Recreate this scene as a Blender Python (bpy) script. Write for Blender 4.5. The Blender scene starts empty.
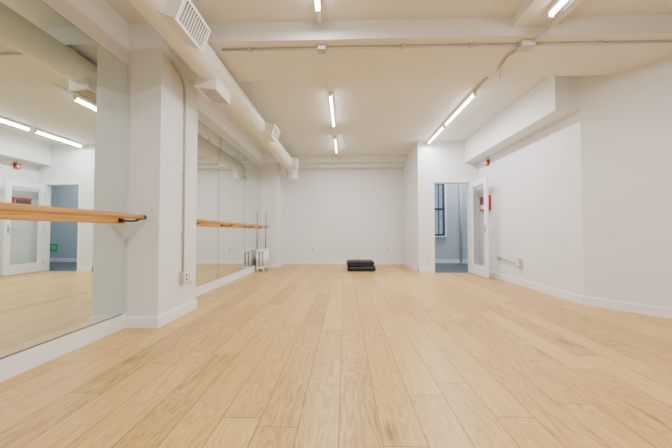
import bpy, bmesh, math, random
from mathutils import Vector, Matrix
random.seed(3)
scene = bpy.context.scene
COL = scene.collection

# ------------------------------------------------------------ materials
def mat(name, color, rough=0.5, metal=0.0, noise=0.0, nscale=3.0, bump=0.0, bscale=60.0, emit=None, estr=0.0, spec=0.5, trans=0.0):
    m = bpy.data.materials.new(name); m.use_nodes = True
    nt = m.node_tree; b = nt.nodes['Principled BSDF']
    b.inputs['Base Color'].default_value = (*color, 1)
    b.inputs['Roughness'].default_value = rough
    b.inputs['Metallic'].default_value = metal
    b.inputs['Specular IOR Level'].default_value = spec
    b.inputs['Transmission Weight'].default_value = trans
    if emit:
        b.inputs['Emission Color'].default_value = (*emit, 1)
        b.inputs['Emission Strength'].default_value = estr
    tc = nt.nodes.new('ShaderNodeTexCoord')
    if noise > 0:
        n = nt.nodes.new('ShaderNodeTexNoise'); n.inputs['Scale'].default_value = nscale; n.inputs['Detail'].default_value = 4
        nt.links.new(tc.outputs['Object'], n.inputs['Vector'])
        r = nt.nodes.new('ShaderNodeValToRGB')
        r.color_ramp.elements[0].position = 0.3; r.color_ramp.elements[1].position = 0.7
        r.color_ramp.elements[0].color = (*[c*(1-noise) for c in color], 1)
        r.color_ramp.elements[1].color = (*[min(1, c*(1+noise)) for c in color], 1)
        nt.links.new(n.outputs['Fac'], r.inputs['Fac']); nt.links.new(r.outputs['Color'], b.inputs['Base Color'])
    if bump > 0:
        n = nt.nodes.new('ShaderNodeTexNoise'); n.inputs['Scale'].default_value = bscale; n.inputs['Detail'].default_value = 3
        nt.links.new(tc.outputs['Object'], n.inputs['Vector'])
        bp = nt.nodes.new('ShaderNodeBump'); bp.inputs['Strength'].default_value = bump; bp.inputs['Distance'].default_value = 0.01
        nt.links.new(n.outputs['Fac'], bp.inputs['Height']); nt.links.new(bp.outputs['Normal'], b.inputs['Normal'])
    return m

def wood_mat(name, c1, c2, axis='y', rough=0.35):
    m = mat(name, c1, rough); nt = m.node_tree; b = nt.nodes['Principled BSDF']
    tc = nt.nodes.new('ShaderNodeTexCoord'); mp = nt.nodes.new('ShaderNodeMapping')
    mp.inputs['Scale'].default_value = (30, 1.5, 30)
    n = nt.nodes.new('ShaderNodeTexNoise'); n.inputs['Scale'].default_value = 2; n.inputs['Detail'].default_value = 6
    r = nt.nodes.new('ShaderNodeValToRGB'); r.color_ramp.elements[0].color = (*c2, 1); r.color_ramp.elements[1].color = (*c1, 1)
    r.color_ramp.elements[0].position = .3; r.color_ramp.elements[1].position = .65
    nt.links.new(tc.outputs['Object'], mp.inputs['Vector']); nt.links.new(mp.outputs['Vector'], n.inputs['Vector'])
    nt.links.new(n.outputs['Fac'], r.inputs['Fac']); nt.links.new(r.outputs['Color'], b.inputs['Base Color'])
    return m

FLOOR_D = (0.31, 0.165, 0.045); FLOOR_M = (0.57, 0.345, 0.100); FLOOR_L = (0.74, 0.49, 0.170)
def floor_mat(name, PW=0.20, PL=1.6):
    m = bpy.data.materials.new(name); m.use_nodes = True
    nt = m.node_tree; N = nt.nodes; L = nt.links; b = N['Principled BSDF']
    def math_(op, a, b_=None, c=None):
        n = N.new('ShaderNodeMath'); n.operation = op
        for i, v in enumerate((a, b_, c)):
            if v is None: continue
            if isinstance(v, (int, float)): n.inputs[i].default_value = v
            else: L.new(v, n.inputs[i])
        return n.outputs[0]
    tc = N.new('ShaderNodeTexCoord'); sp = N.new('ShaderNodeSeparateXYZ'); L.new(tc.outputs['Object'], sp.inputs[0])
    xs = math_('DIVIDE', math_('ADD', sp.outputs['X'], 0.03), PW); row = math_('FLOOR', xs); fx = math_('FRACT', xs)
    wn = N.new('ShaderNodeTexWhiteNoise'); wn.noise_dimensions = '1D'; L.new(row, wn.inputs['W'])
    ys = math_('ADD', math_('DIVIDE', sp.outputs['Y'], PL), wn.outputs['Value'])
    col = math_('FLOOR', ys); fy = math_('FRACT', ys)
    cb = N.new('ShaderNodeCombineXYZ'); L.new(row, cb.inputs[0]); L.new(col, cb.inputs[1])
    wn2 = N.new('ShaderNodeTexWhiteNoise'); wn2.noise_dimensions = '2D'; L.new(cb.outputs[0], wn2.inputs['Vector'])
    pid = wn2.outputs['Value']
    ex = math_('MULTIPLY', math_('MINIMUM', fx, math_('SUBTRACT', 1.0, fx)), PW)
    ey = math_('MULTIPLY', math_('MINIMUM', fy, math_('SUBTRACT', 1.0, fy)), PL)
    e = math_('MINIMUM', ex, ey)
    mr = N.new('ShaderNodeMapRange'); mr.inputs['From Min'].default_value = 0.0012; mr.inputs['From Max'].default_value = 0.0032
    L.new(e, mr.inputs['Value']); seam = mr.outputs[0]
    # cathedral grain
    gv = N.new('ShaderNodeCombineXYZ')
    L.new(math_('MULTIPLY', sp.outputs['X'], 9.0), gv.inputs[0]); L.new(math_('MULTIPLY', sp.outputs['Y'], 1.3), gv.inputs[1]); L.new(math_('MULTIPLY', pid, 40.0), gv.inputs[2])
    n1 = N.new('ShaderNodeTexNoise'); n1.inputs['Scale'].default_value = 1.0; n1.inputs['Detail'].default_value = 3; n1.inputs['Distortion'].default_value = 0.5
    L.new(gv.outputs[0], n1.inputs['Vector'])
    rings = math_('FRACT', math_('MULTIPLY', n1.outputs['Fac'], 13.0))
    rings = math_('ABSOLUTE', math_('SUBTRACT', rings, 0.5))
    # fine pores
    gv2 = N.new('ShaderNodeCombineXYZ')
    L.new(math_('MULTIPLY', sp.outputs['X'], 130.0), gv2.inputs[0]); L.new(math_('MULTIPLY', sp.outputs['Y'], 4.0), gv2.inputs[1]); L.new(math_('MULTIPLY', pid, 9.0), gv2.inputs[2])
    n2 = N.new('ShaderNodeTexNoise'); n2.inputs['Scale'].default_value = 1.0; n2.inputs['Detail'].default_value = 3
    L.new(gv2.outputs[0], n2.inputs['Vector'])
    f = math_('ADD', math_('MULTIPLY', pid, 0.36), math_('ADD', math_('MULTIPLY', rings, 0.72), math_('MULTIPLY', n2.outputs['Fac'], 0.65)))
    f = math_('ADD', f, -0.21)
    # knots
    kv = N.new('ShaderNodeCombineXYZ')
    L.new(math_('MULTIPLY', sp.outputs['X'], 3.3), kv.inputs[0]); L.new(math_('MULTIPLY', sp.outputs['Y'], 1.25), kv.inputs[1]); L.new(math_('MULTIPLY', pid, 20.0), kv.inputs[2])
    vo = N.new('ShaderNodeTexVoronoi'); vo.inputs['Scale'].default_value = 1.0; L.new(kv.outputs[0], vo.inputs['Vector'])
    km = N.new('ShaderNodeMapRange'); km.inputs['From Min'].default_value = 0.03; km.inputs['From Max'].default_value = 0.15
    km.inputs['To Min'].default_value = 0.5; km.inputs['To Max'].default_value = 0.0
    L.new(vo.outputs['Distance'], km.inputs['Value'])
    f = math_('SUBTRACT', f, km.outputs[0])
    r = N.new('ShaderNodeValToRGB'); cr = r.color_ramp
    cr.elements[0].position = 0.0; cr.elements[0].color = (*FLOOR_D, 1)
    cr.elements[1].position = 0.85; cr.elements[1].color = (*FLOOR_L, 1)
    e_ = cr.elements.new(0.38); e_.color = (*FLOOR_M, 1)
    L.new(f, r.inputs['Fac'])
    mx = N.new('ShaderNodeMix'); mx.data_type = 'RGBA'
    mx.inputs[6].default_value = (0.20, 0.105, 0.035, 1)
    L.new(seam, mx.inputs[0]); L.new(r.outputs['Color'], mx.inputs[7]); L.new(mx.outputs[2], b.inputs['Base Color'])
    L.new(math_('ADD', 0.27, math_('MULTIPLY', n2.outputs['Fac'], 0.16)), b.inputs['Roughness'])
    bp = N.new('ShaderNodeBump'); bp.inputs['Strength'].default_value = 0.25; bp.inputs['Distance'].default_value = 0.002
    L.new(math_('ADD', seam, math_('MULTIPLY', n2.outputs['Fac'], 0.15)), bp.inputs['Height']); L.new(bp.outputs['Normal'], b.inputs['Normal'])
    b.inputs['Specular IOR Level'].default_value = 0.42
    return m

M_wall = mat('wall_paint', (0.80, 0.815, 0.84), 0.6, noise=0.012, nscale=1.5, bump=0.05, bscale=90)
M_ceil = mat('ceiling_paint', (0.765, 0.77, 0.74), 0.6, noise=0.015, nscale=1.2, bump=0.05, bscale=50)
M_duct = mat('duct_paint', (0.79, 0.78, 0.73), 0.4, noise=0.02, nscale=4)
M_trim = mat('trim_paint', (0.88, 0.895, 0.92), 0.35, noise=0.01)
M_floor = floor_mat('oak_plank_floor')
M_mirror = mat('mirror_silver', (0.80, 0.87, 0.83), 0.0, metal=1.0)
M_edge = mat('mirror_edge', (0.06, 0.075, 0.07), 0.3)
M_barre = wood_mat('barre_wood', (0.66, 0.35, 0.09), (0.45, 0.205, 0.045))
M_black = mat('black_metal', (0.015, 0.015, 0.017), 0.35, noise=.1)
M_fabric = mat('black_vinyl', (0.006, 0.008, 0.017), 0.5, bump=.3, bscale=25)
M_metal = mat('conduit_paint', (0.50, 0.49, 0.46), 0.4, noise=.03)
M_steel = mat('steel', (0.55, 0.55, 0.56), 0.3, metal=.9, noise=.04)
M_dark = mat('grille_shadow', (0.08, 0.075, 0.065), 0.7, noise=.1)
M_slot = mat('register_paint', (0.80, 0.78, 0.73), 0.45, noise=.02)
M_tube = mat('tube_light', (1, 1, 1), 0.4, emit=(1.0, 0.99, 1.0), estr=18)
M_fix = mat('fixture_paint', (0.85, 0.85, 0.84), 0.35, noise=.01)
M_red = mat('alarm_red', (0.40, 0.025, 0.015), 0.35, noise=.05)
M_white = mat('plastic_white', (0.85, 0.85, 0.83), 0.3, noise=.01)
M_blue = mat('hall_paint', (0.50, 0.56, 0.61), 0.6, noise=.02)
M_hfloor = mat('hall_floor', (0.10, 0.115, 0.14), 0.4, noise=.15, nscale=6)
M_rad = mat('radiator_enamel', (0.82, 0.82, 0.80), 0.35, noise=.02)
M_green = mat('exit_green', (0.02, 0.25, 0.10), 0.4, emit=(0.05, 0.8, 0.3), estr=.15)
M_wframe = mat('window_frame_dark', (0.05, 0.06, 0.075), 0.4, noise=.1)
M_night = mat('window_pane', (0.20, 0.26, 0.33), 0.08, noise=.35, nscale=5, emit=(0.35, 0.5, 0.7), estr=0.35)
def glass_mat():
    m = bpy.data.materials.new('clear_glass'); m.use_nodes = True
    nt = m.node_tree; N = nt.nodes; L = nt.links
    for n in list(N): N.remove(n)
    o = N.new('ShaderNodeOutputMaterial'); mx = N.new('ShaderNodeMixShader'); t = N.new('ShaderNodeBsdfTransparent'); g = N.new('ShaderNodeBsdfGlossy')
    g.inputs['Roughness'].default_value = 0.02; t.inputs['Color'].default_value = (.95, .97, .965, 1)
    lw = N.new('ShaderNodeLayerWeight'); lw.inputs['Blend'].default_value = 0.5
    p = N.new('ShaderNodeMath'); p.operation = 'POWER'; p.inputs[1].default_value = 4; L.new(lw.outputs['Facing'], p.inputs[0])
    q = N.new('ShaderNodeMath'); q.operation = 'MULTIPLY_ADD'; q.inputs[1].default_value = .5; q.inputs[2].default_value = .04; L.new(p.outputs[0], q.inputs[0])
    L.new(q.outputs[0], mx.inputs[0]); L.new(t.outputs[0], mx.inputs[1]); L.new(g.outputs[0], mx.inputs[2]); L.new(mx.outputs[0], o.inputs[0])
    return m
M_glass = glass_mat()

# ------------------------------------------------------------ builder
class B:
    def __init__(s, name): s.name = name; s.bm = bmesh.new(); s.mats = []
    def mi(s, m):
        if m not in s.mats: s.mats.append(m)
        return s.mats.index(m)
    def _tag(s, geom_faces, m, smooth=False):
        i = s.mi(m)
        for f in geom_faces: f.material_index = i; f.smooth = smooth
    def box(s, x0, x1, y0, y1, z0, z1, m, bevel=0.0, rot=None):
        r = bmesh.ops.create_cube(s.bm, size=1.0); vs = r['verts']
        M = Matrix.Translation(((x0+x1)/2, (y0+y1)/2, (z0+z1)/2))
        if rot is not None: M = M @ rot
        M = M @ Matrix.Diagonal((abs(x1-x0), abs(y1-y0), abs(z1-z0), 1))
        bmesh.ops.transform(s.bm, matrix=M, verts=vs)
        fs = set(f for v in vs for f in v.link_faces)
        if bevel > 0:
            es = set(e for v in vs for e in v.link_edges)
            rr = bmesh.ops.bevel(s.bm, geom=list(es), offset=bevel, segments=3, affect='EDGES', profile=.5)
            fs = set(f for f in rr['faces']) | set(f for f in fs if f.is_valid)
            allv = set(v for f in fs for v in f.verts); fs = set(f for v in allv for f in v.link_faces)
        s._tag(fs, m, bevel > 0.01); return s
    def cushion(s, c, size, rotz, m, seed, n=18, p=9.0):
        """soft fabric block: superellipse sides, slightly sagging top, small creases"""
        rnd = random.Random(seed); ph = [rnd.uniform(0, 6.28) for _ in range(6)]
        bm2 = bmesh.new(); bmesh.ops.create_cube(bm2, size=2.0)
        bmesh.ops.subdivide_edges(bm2, edges=bm2.edges[:], cuts=n, use_grid_fill=True)
        hx, hy, hz = size[0]/2, size[1]/2, size[2]/2
        for v in bm2.verts:
            x, y, z = v.co
            k = (abs(x)**p+abs(y)**p+abs(z)**p)**(1/p)/max(abs(x), abs(y), abs(z))
            x, y, z = x/k, y/k, z/k
            edge = max(abs(x), abs(y))
            zz = z*(1.0-.08*edge**4) + (0.05*math.sin(5*x+ph[0])*math.cos(4*y+ph[1])+.04*math.sin(11*x+ph[2]+3*y) if z > 0 else 0)
            w = 1+.02*math.sin(7*y+ph[3]+4*z)+.015*math.sin(9*x+ph[4])
            zz = max(zz, -1)
            X, Y = x*hx*w, y*hy*w
            v.co = (c[0]+X*math.cos(rotz)-Y*math.sin(rotz), c[1]+X*math.sin(rotz)+Y*math.cos(rotz), c[2]+zz*hz)
        vm = {v: s.bm.verts.new(v.co) for v in bm2.verts}
        fs = [s.bm.faces.new([vm[v] for v in f.verts]) for f in bm2.faces]
        bm2.free(); s._tag(fs, m, True); return s
    def prism(s, pts, z0, z1, m):
        lo = [s.bm.verts.new((x, y, z0)) for x, y in pts]; hi = [s.bm.verts.new((x, y, z1)) for x, y in pts]
        n = len(pts); fs = [s.bm.faces.new(lo[::-1]), s.bm.faces.new(hi)]
        for i in range(n): fs.append(s.bm.faces.new((lo[i], lo[(i+1) % n], hi[(i+1) % n], hi[i])))
        s._tag(fs, m); return s
    def tube(s, path, r, m, seg=20, cap=True):
        pts = [Vector(p) for p in path]; rings = []
        rs = r if isinstance(r, (list, tuple)) else [r]*len(pts)
        up = None
        for i, p in enumerate(pts):
            if i == 0: d = pts[1]-p
            elif i == len(pts)-1: d = p-pts[i-1]
            else: d = (p-pts[i-1]).normalized()+(pts[i+1]-p).normalized()
            d.normalize()
            if up is None:
                up = Vector((0, 0, 1)) if abs(d.z) < .9 else Vector((1, 0, 0))
            a = d.cross(up)
            if a.length < 1e-4: a = d.cross(Vector((0, 1, 0)))
            a.normalize(); bb = d.cross(a).normalized(); up = -bb if (-bb).dot(up) > 0 else bb
            a = d.cross(up).normalized(); bb = up
            rings.append([s.bm.verts.new(p + a*rs[i]*math.cos(2*math.pi*k/seg) + bb*rs[i]*math.sin(2*math.pi*k/seg)) for k in range(seg)])
        fs = []
        for i in range(len(rings)-1):
            for k in range(seg):
                fs.append(s.bm.faces.new((rings[i][k], rings[i][(k+1) % seg], rings[i+1][(k+1) % seg], rings[i+1][k])))
        s._tag(fs, m, True)
        if cap:
            c = [s.bm.faces.new(rings[0][::-1]), s.bm.faces.new(rings[-1])]; s._tag(c, m)
        return s
    def done(s):
        bmesh.ops.recalc_face_normals(s.bm, faces=s.bm.faces[:])
        me = bpy.data.meshes.new(s.name)
        s.bm.to_mesh(me); s.bm.free()
        for m in s.mats: me.materials.append(m)
        o = bpy.data.objects.new(s.name, me); COL.objects.link(o)
        return o

# ------------------------------------------------------------ room dims
XL, YB, XR, H = -2.21, 8.90, 3.13, 3.08
YR = -2.6; XBUMP = 1.72; YD = 7.10; T = 0.12
DX = (3.13, 4.05); DE = (4.95, 1.55)      # diagonal wall ends
YH = 9.3; XH = 5.6                         # hall beyond the door
FLOORPTS = [(XL, YR), (DE[0], YR), DE, DX, (XR, YD), (XBUMP, YD), (XBUMP, YB), (XL, YB)]

b = B('floor'); b.prism(FLOORPTS, -0.1, 0, M_floor); b.done()
b = B('hall_floor'); b.box(1.84, XH, YD, YH, -0.1, -0.002, M_hfloor); b.done()
b = B('ceiling'); b.box(XL-T, XH+T, YR-T, YH+T, H, H+.1, M_ceil); b.done()
b = B('wall_left'); b.box(XL-T, XL, YR-T, YB+T, 0, H, M_wall); b.done()
b = B('wall_back'); b.box(XL, XBUMP+T, YB, YB+T, 0, H, M_wall); b.done()
b = B('wall_alcove'); b.box(XBUMP, XBUMP+T, YD+T, YB, 0, H, M_wall); b.done()
DOX0, DOX1, DOZ = 2.08, 2.93, 2.12
b = B('wall_door'); b.box(XBUMP, DOX0, YD, YD+T, 0, H, M_wall); b.box(DOX1, XH, YD, YD+T, 0, H, M_wall); b.box(DOX0, DOX1, YD, YD+T, DOZ, H, M_wall); b.done()
b = B('wall_right'); b.prism([DX, (XR+T, DX[1]+.05), (XR+T, YD), (XR, YD)], 0, H, M_wall); b.done()
dd = (Vector(DE)-Vector(DX)).normalized(); nn = Vector((-dd.y, dd.x))  # outward normal (+x,+y)
b = B('wall_diagonal'); b.prism([DX, DE, (DE[0]+nn.x*T, DE[1]+nn.y*T), (DX[0]+nn.x*T, DX[1]+nn.y*T)], 0, H, M_wall); b.done()
b = B('wall_side'); b.box(DE[0], DE[0]+T, YR-T, DE[1], 0, H, M_wall); b.done()
b = B('wall_rear'); b.box(XL, DE[0], YR-T, YR, 0, H, M_wall); b.done()
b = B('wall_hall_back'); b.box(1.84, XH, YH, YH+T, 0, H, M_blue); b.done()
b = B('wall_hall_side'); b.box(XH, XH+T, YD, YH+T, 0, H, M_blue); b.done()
# pillars
P1 = (XL, -1.86, 2.95, 3.70)
b = B('pillar'); b.box(*P1, 0, H, M_wall); b.done()
P2 = (XL, -1.80, 7.95, YB)
b = B('pillar'); b.box(*P2, 0, H, M_wall); b.done()
# beams
b = B('ceiling_beam'); b.box(XL, 4.9, 2.97, 3.76, 2.89, H, M_ceil); b.done()
b = B('ceiling_beam'); b.box(1.66, 2.08, YR, 2.97, 2.98, H, M_ceil); b.done()
b = B('ceiling_beam'); b.box(XL, XBUMP, 8.30, YB, 2.93, H, M_ceil); b.box(XL, XBUMP, 8.62, YB, 2.83, 2.93, M_ceil); b.done()
b = B('wall_bulkhead'); b.box(2.81, XR, 4.05, YD, 2.58, H, M_wall); b.done()

# ------------------------------------------------------------ baseboards
def bb(name, segs, h=.10, t=.016):
    b = B(name)
    for (x0, y0, x1, y1) in segs:
        d = Vector((x1-x0, y1-y0)); d.normalize(); n = Vector((-d.y, d.x))*t   # inside on left
        b.prism([(x0, y0), (x1, y1), (x1+n.x, y1+n.y), (x0+n.x, y0+n.y)], 0, h, M_trim)
        b.prism([(x0, y0), (x1, y1), (x1+n.x*.5, y1+n.y*.5), (x0+n.x*.5, y0+n.y*.5)], h, h+.012, M_trim)
    b.done()
bb('baseboard_back', [(XBUMP, YB, P2[1], YB)])
bb('baseboard_alcove', [(XBUMP, YD-.016, XBUMP, YB)])
bb('baseboard_door_wall', [(DOX0-.07, YD, XBUMP-.016, YD), (XR, YD, DOX1+.07, YD)])
bb('baseboard_right', [(XR, DX[1], XR, YD)])
bb('baseboard_diagonal', [(DE[0], DE[1], DX[0], DX[1])])
bb('baseboard_pillar', [(P1[1], P1[2], P1[0]+.03, P1[2]), (P1[1], P1[3], P1[1], P1[2]-.016), (P1[0]+.03, P1[3], P1[1]+.016, P1[3])])
bb('baseboard_pillar_far', [(P2[1], P2[2], P2[0], P2[2]), (P2[1], YB, P2[1], P2[2]-.016)])
b = B('baseboard_left'); b.box(XL, XL+.03, YR, P1[2], 0, .135, M_trim); b.box(XL, XL+.03, P1[3], P2[2], 0, .135, M_trim); b.done()

# ------------------------------------------------------------ mirrors
def mirror(y0, y1):
    b = B('wall_mirror'); z0, z1 = .14, 2.63
    b.box(XL+.001, XL+.010, y0, y1, z0, z1, M_edge)
    b.box(XL+.010, XL+.014, y0+.007, y1-.007, z0+.007, z1-.007, M_mirror)
    b.done()
for k in range(3): mirror(2.93-1.34*(k+1)+.001, 2.93-1.34*k-.001)
for k in range(3): mirror(3.79+1.35*k+.001, 3.79+1.35*(k+1)-.001)

# ------------------------------------------------------------ barres
def barre(y0, y1, brs, yp1):
    b = B('ballet_barre')
    b.box(XL+.017, XL+.043, y0, yp1, 1.03, 1.14, M_barre, bevel=.004)
    b.tube([(-1.98, y0, 1.095), (-1.98, y1, 1.095)], .023, M_barre, 24)
    b.tube([(-1.98, y1, 1.095), (-1.98, y1+.03, 1.095)], .025, M_black, 20)
    for y in brs:
        b.box(XL+.043, XL+.050, y-.03, y+.03, 1.04, 1.13, M_black, bevel=.003)
        b.tube([(XL+.045, y, 1.06), (-2.06, y, 1.055), (-2.0, y, 1.06), (-1.98, y, 1.075)], .009, M_black, 12)
        b.box(-2.005, -1.955, y-.02, y+.02, 1.068, 1.078, M_black)
    b.done()
barre(-1.0, 2.87, [-.6, .6, 2.83], 2.90)
barre(3.85, 7.62, [4.0, 5.2, 6.4, 7.55], 7.70)

# ------------------------------------------------------------ duct
cx, cz, R = -1.47, 2.73, .145
b = B('ventilation_duct')
path = [(cx, YR+.01, cz), (cx, 8.0, cz)]; rad = [R, R]
n = 8
for i in range(1, n+1):
    a = math.pi/2*i/n
    path.append((cx, 8.0+.26*math.sin(a), cz-.26*(1-math.cos(a)))); rad.append(R+.02*i/n)
b.tube(path, rad, M_duct, 40)
for y in [-1.2, .1, 1.4, 3.0, 4.4, 5.8, 7.1, 7.98]:
    b.tube([(cx, y-.018, cz), (cx, y-.01, cz), (cx, y+.01, cz), (cx, y+.018, cz)], [R+.001, R+.007, R+.007, R+.001], M_duct, 40)
b.tube([(cx, 8.26, cz-.26), (cx, 8.26, cz-.30), (cx, 8.26, cz-.33)], [R+.03, R+.035, R+.03], M_duct, 40)
for y in [1.2, 4.2, 6.6]:
    b.box(cx-R-.004, cx-R, y-.015, y+.015, cz, H, M_metal); b.box(cx+R, cx+R+.004, y-.015, y+.015, cz, H, M_metal)
b.done()

def register(y, ang, w=.36, h=.17, d=.10):
    """box register on the duct; ang = direction in xz-plane in which it faces"""
    b = B('air_register')
    x0 = math.sqrt(max(R*R-(h/2)**2, 0.0025))-.01
    b.box(x0, R+d-.012, -w/2+.012, w/2-.012, -h/2+.010, h/2-.010, M_duct)
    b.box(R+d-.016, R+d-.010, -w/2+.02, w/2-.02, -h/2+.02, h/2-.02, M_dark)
    f0, f1 = R+d-.012, R+d+.004
    b.box(f0, f1, -w/2, w/2, h/2-.022, h/2, M_slot); b.box(f0, f1, -w/2, w/2, -h/2, -h/2+.022, M_slot)
    b.box(f0, f1, -w/2, -w/2+.022, -h/2+.022, h/2-.022, M_slot); b.box(f0, f1, w/2-.022, w/2, -h/2+.022, h/2-.022, M_slot)
    nn_ = 11
    for i in range(nn_):
        yy = -w/2+.022+(w-.044)*(i+.5)/nn_
        b.box(f0-.002, f1-.003, yy-.005, yy+.005, -h/2+.022, h/2-.022, M_slot)
    o = b.done(); o.location = (cx, y, cz); o.rotation_euler = (0, -ang, 0)
register(2.36, math.radians(-22), .42, .21, .12)
register(3.34, math.radians(-97), .42, .24, .085)
register(5.15, math.radians(-15), .42, .22, .13)
register(7.6, math.radians(-10), .40, .22, .11)

# ------------------------------------------------------------ fluorescent strips
def strip(x, y0, y1, ztop, power=32):
    b = B('fluorescent_light')
    b.box(x-.03, x+.03, y0, y1, ztop-.045, ztop-.001, M_fix, bevel=.004)
    b.tube([(x, y0+.02, ztop-.062), (x, y1-.02, ztop-.062)], .020, M_tube, 16)
    b.box(x-.024, x+.024, y0, y0+.02, ztop-.085, ztop-.04, M_fix); b.box(x-.024, x+.024, y1-.02, y1, ztop-.085, ztop-.04, M_fix)
    o = b.done()
    ld = bpy.data.lights.new('tube_glow', 'AREA'); ld.shape = 'RECTANGLE'; ld.size = .04; ld.size_y = y1-y0-.05
    ld.energy = power; ld.color = (1.0, .99, .99)
    lo = bpy.data.objects.new('tube_glow', ld); COL.objects.link(lo); lo.location = (x, (y0+y1)/2, ztop-.09); lo.parent = o
    return o
P = 41
for (x, y0, y1, z) in [(-.22, 4.45, 5.80, H), (-.22, 6.55, 7.75, H), (-.25, 1.40, 2.74, H), (-.25, -1.6, -.2, H),
                       (1.95, 4.50, 5.80, H), (1.95, 5.90, 7.0, H), (1.87, 1.4, 2.74, 2.98), (1.87, -1.6, -.2, 2.98)]:
    strip(x, y0, y1, z, P*(y1-y0)/1.4)
# raceways
b = B('surface_raceway'); b.box(-.24, -.20, 3.77, 4.44, H-.03, H, M_fix); b.done()
b = B('surface_raceway'); b.box(-.24, -.20, 5.81, 6.54, H-.03, H, M_fix); b.done()
b = B('surface_raceway'); b.box(-.27, -.23, 2.75, 2.965, H-.03, H, M_fix); b.done()
b = B('conduit')
b.box(-.28, -.20, 3.04, 3.14, 2.84, 2.889, M_metal, bevel=.004)
b.tube([(-1.3, 3.09, 2.875), (1.78, 3.09, 2.875)], .011, M_metal, 12)
for x in [-1.0, .6, 1.3]: b.box(x-.015, x+.015, 3.06, 3.12, 2.868, 2.889, M_metal)
b.done()
b = B('conduit')
b.tube([(1.93, 3.09, 2.875), (4.1, 3.09, 2.875)], .011, M_metal, 12)
for x in [2.6, 3.4]: b.box(x-.015, x+.015, 3.06, 3.12, 2.868, 2.889, M_metal)
b.done()
b = B('conduit')
b.box(1.78, 1.92, 3.02, 3.14, 2.83, 2.889, M_metal, bevel=.005)
b.tube([(1.84, 3.1, 2.865), (1.78, 3.3, 2.872), (1.82, 3.55, 2.872), (1.92, 3.74, 2.872), (1.94, 3.79, 2.92), (1.94, 3.79, 3.04)], .013, M_metal, 12)
b.tube([(1.94, 3.79, 3.055), (1.95, 4.1, 3.062), (1.95, 4.49, 3.06)], .013, M_metal, 12)
b.tube([(1.88, 3.05, 2.86), (1.95, 2.93, 2.88), (1.97, 2.92, 2.95), (1.99, 2.85, 2.965), (2.0, 1.0, 2.965)], .011, M_metal, 12)
b.done()
# pillar conduit with outlets
b = B('conduit')
xw = P1[1]
b.tube([(xw+.014, 3.38, .45), (xw+.014, 3.38, 2.50), (xw+.014, 3.36, 2.62), (xw+.014, 3.28, 2.72), (xw+.014, 3.1, 2.76)], .011, M_metal, 12)
b.box(xw+.001, xw+.05, 3.33, 3.43, .37, .50, M_metal, bevel=.005)
b.box(xw+.05, xw+.056, 3.34, 3.42, .38, .49, M_white); b.box(xw+.056, xw+.058, 3.365, 3.395, .40, .425, M_dark); b.box(xw+.056, xw+.058, 3.365, 3.395, .445, .47, M_dark)
b.box(xw+.001, xw+.035, 3.52, 3.60, .36, .47, M_white, bevel=.004)
for z in [.9, 1.6, 2.3]: b.box(xw+.001, xw+.02, 3.36, 3.40, z-.012, z+.012, M_metal)
b.done()

# ------------------------------------------------------------ door frame, leaf
b = B('door_frame')
w = .07
b.box(DOX0-w, DOX0, YD-.018, YD, 0, DOZ+w, M_trim); b.box(DOX1, DOX1+w, YD-.018, YD, 0, DOZ+w, M_trim); b.box(DOX0, DOX1, YD-.018, YD, DOZ, DOZ+w, M_trim)
b.box(DOX0, DOX0+.02, YD, YD+T, 0, DOZ, M_trim); b.box(DOX1-.02, DOX1, YD, YD+T, 0, DOZ, M_trim); b.box(DOX0+.02, DOX1-.02, YD, YD+T, DOZ-.02, DOZ, M_trim)
b.done()
lw_, lh = .84, 2.08
b = B('door_1')
b.box(0, .11, -.02, .02, 0, lh, M_trim); b.box(lw_-.11, lw_, -.02, .02, 0, lh, M_trim)
b.box(.11, lw_-.11, -.02, .02, 0, .22, M_trim); b.box(.11, lw_-.11, -.02, .02, lh-.12, lh, M_trim)
b.box(.10, lw_-.10, -.003, .003, .21, lh-.11, M_glass)
for s_ in (-1, 1):
    b.box(lw_-.075, lw_-.035, s_*.02, s_*.026, .92, 1.08, M_steel)
    b.tube([(lw_-.055, s_*.02, 1.0), (lw_-.055, s_*.065, 1.0), (lw_-.075, s_*.07, 1.0), (lw_-.17, s_*.07, 1.0)], .009, M_steel, 12)
for z in (.25, 1.05, 1.85): b.tube([(-.004, -.022, z-.05), (-.004, -.022, z+.05)], .008, M_steel, 10)
o = b.done(); o.location = (DOX1-.005, YD-.045, .012); o.rotation_euler = (0, 0, math.radians(-91))

# ------------------------------------------------------------ hall beyond
b = B('window_1')
x0, x1, z0, z1 = 2.25, 3.03, .85, 2.45; y = YH
b.box(x0, x1, y-.02, y, z0, z1, M_night)
for (a0, a1, c0, c1) in [(x0-.03, x0+.03, z0, z1), (x1-.04, x1+.02, z0, z1), (x0, x1, z0-.02, z0+.04), (x0, x1, z1-.04, z1+.02), (x0, x1, 1.62, 1.68), (2.62, 2.65, z0, z1), (2.86, 2.88, z0, z1)]:
    b.box(a0, a1, y-.05, y-.02, c0, c1, M_wframe)
b.box(x0-.08, x1+.07, y-.10, y, z0-.06, z0-.02, M_trim)
b.box(x0-.10, x0-.03, y-.03, y, z0-.02, z1+.09, M_trim); b.box(x1+.02, x1+.09, y-.03, y, z0-.02, z1+.09, M_trim); b.box(x0-.1, x1+.09, y-.03, y, z1+.02, z1+.09, M_trim)
b.done()
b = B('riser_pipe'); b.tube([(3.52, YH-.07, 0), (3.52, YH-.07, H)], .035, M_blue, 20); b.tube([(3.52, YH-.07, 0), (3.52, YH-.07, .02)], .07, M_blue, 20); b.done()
bb('baseboard_hall', [(XH, YH, 1.84, YH)])
b = B('exit_sign'); b.box(4.74, 5.14, YH-.03, YH, .34, .58, M_green, bevel=.004)
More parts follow.
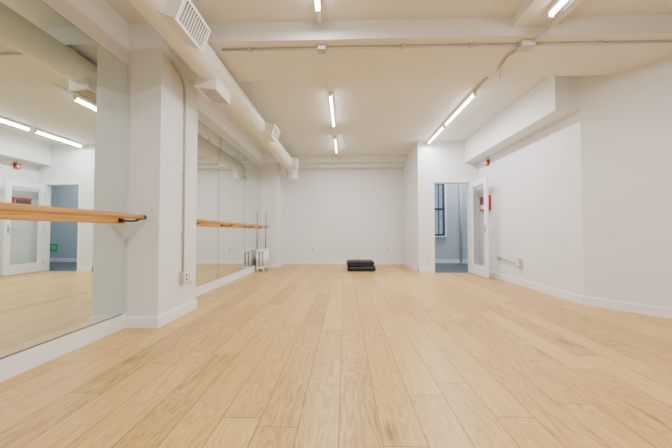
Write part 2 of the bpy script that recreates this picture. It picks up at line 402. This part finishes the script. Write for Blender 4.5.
for i, x in enumerate([4.81, 4.90, 4.98, 5.05]):
    b.box(x, x+.014, YH-.034, YH-.029, .40, .52, M_white)
    if i == 0:
        for z in (.40, .453, .506): b.box(x, x+.05, YH-.034, YH-.029, z, z+.014, M_white)
b.done()
b = B('ceiling_lamp'); b.box(3.1, 3.7, 8.0, 8.6, H-.05, H-.001, M_fix, bevel=.01); b.box(3.14, 3.66, 8.04, 8.56, H-.055, H-.05, M_tube); o = b.done()
ld = bpy.data.lights.new('lamp_glow', 'AREA'); ld.size = .5; ld.energy = 26; ld.color = (.86, .93, 1.0)
l = bpy.data.objects.new('lamp_glow', ld); COL.objects.link(l); l.location = (3.4, 8.3, H-.07); l.parent = o

# ------------------------------------------------------------ fire devices on right wall
x = XR-.001
b = B('fire_alarm_strobe')
b.box(x-.05, x, 6.54, 6.66, 2.40, 2.52, M_red, bevel=.006); b.box(x-.065, x-.05, 6.57, 6.63, 2.43, 2.49, M_white, bevel=.004)
b.tube([(x-.014, 6.6, 2.52), (x-.014, 6.6, 2.575)], .01, M_metal, 10); b.done()
b = B('fire_extinguisher_cabinet')
b.box(x-.07, x, 6.50, 6.90, 1.42, 1.74, M_red, bevel=.008); b.box(x-.074, x-.069, 6.55, 6.85, 1.46, 1.55, M_white); b.box(x-.074, x-.069, 6.55, 6.85, 1.59, 1.69, M_dark)
b.tube([(x-.07, 6.53, 1.55), (x-.09, 6.53, 1.56), (x-.09, 6.53, 1.66), (x-.07, 6.53, 1.67)], .005, M_steel, 8); b.done()
b = B('conduit')
b.tube([(x-.03, 6.15, .42), (x-.03, 5.5, .40)], .012, M_steel, 12)
b.box(x-.055, x, 5.40, 5.50, .33, .47, M_steel, bevel=.005); b.box(x-.062, x-.055, 5.415, 5.485, .345, .455, M_white)
b.box(x-.045, x, 6.14, 6.20, .38, .46, M_steel, bevel=.004); b.done()
for xo in (1.22, -.98):
    b = B('wall_outlet'); b.box(xo, xo+.07, YB-.008, YB-.001, .38, .50, M_white, bevel=.002); b.box(xo+.02, xo+.05, YB-.011, YB-.008, .40, .43, M_dark); b.box(xo+.02, xo+.05, YB-.011, YB-.008, .45, .48, M_dark); b.done()

# ------------------------------------------------------------ radiator
b = B('cast_iron_radiator')
rx0, rx1 = -2.13, -1.93
for i in range(7):
    y = 7.18+i*.065
    for xx in (rx0+.02, (rx0+rx1)/2, rx1-.02):
        b.tube([(xx, y, .07), (xx, y, .49)], .021, M_rad, 12)
    b.box(rx0, rx1, y-.025, y+.025, .46, .53, M_rad, bevel=.018); b.box(rx0, rx1, y-.025, y+.025, .06, .12, M_rad, bevel=.018)
for y in (7.18, 7.57):
    for xx in (rx0+.03, rx1-.03): b.tube([(xx, y, 0), (xx, y, .08)], [.022, .017], M_rad, 12)
b.tube([(-2.03, 7.60, .10), (-2.03, 7.68, .10), (-2.03, 7.70, .08), (-2.03, 7.71, 0)], .014, M_rad, 12)
b.done()
b = B('tripod_stand')
px_, py_ = -2.08, 7.83
b.tube([(px_, py_, .10), (px_, py_, 1.45)], .008, M_black, 12)
b.tube([(px_, py_, .3), (px_, py_, .8)], .012, M_black, 12)
for a in (.3, 2.6, 4.9): b.tube([(px_, py_, .28), (px_+.09*math.cos(a), py_+.09*math.sin(a), .005)], .006, M_black, 8)
b.tube([(px_, py_-.03, 1.45), (px_, py_+.03, 1.45)], .011, M_black, 10)
b.done()

# ------------------------------------------------------------ black stacked floor cushions
b = B('stacked_floor_cushions')
b.cushion((.40, 7.5, .065), (.68, .52, .13), 0.02, M_fabric, 1)
b.cushion((.37, 7.5, .187), (.64, .50, .13), 0.07, M_fabric, 2)
b.tube([(.26, 7.26, .19), (.29, 7.215, .16), (.41, 7.215, .16), (.45, 7.26, .19)], .009, M_black, 8)
b.done()

# ------------------------------------------------------------ world + camera
w_ = bpy.data.worlds.new('world'); scene.world = w_; w_.use_nodes = True
w_.node_tree.nodes['Background'].inputs[0].default_value = (.05, .07, .1, 1)
cd = bpy.data.cameras.new('camera'); cd.sensor_width = 36; cd.lens = 300/672*36; cd.clip_start = .02
co = bpy.data.objects.new('camera', cd); COL.objects.link(co)
co.location = (0, 0, .95); co.rotation_euler = (math.radians(90+1.53), 0, math.radians(1.72))
scene.camera = co
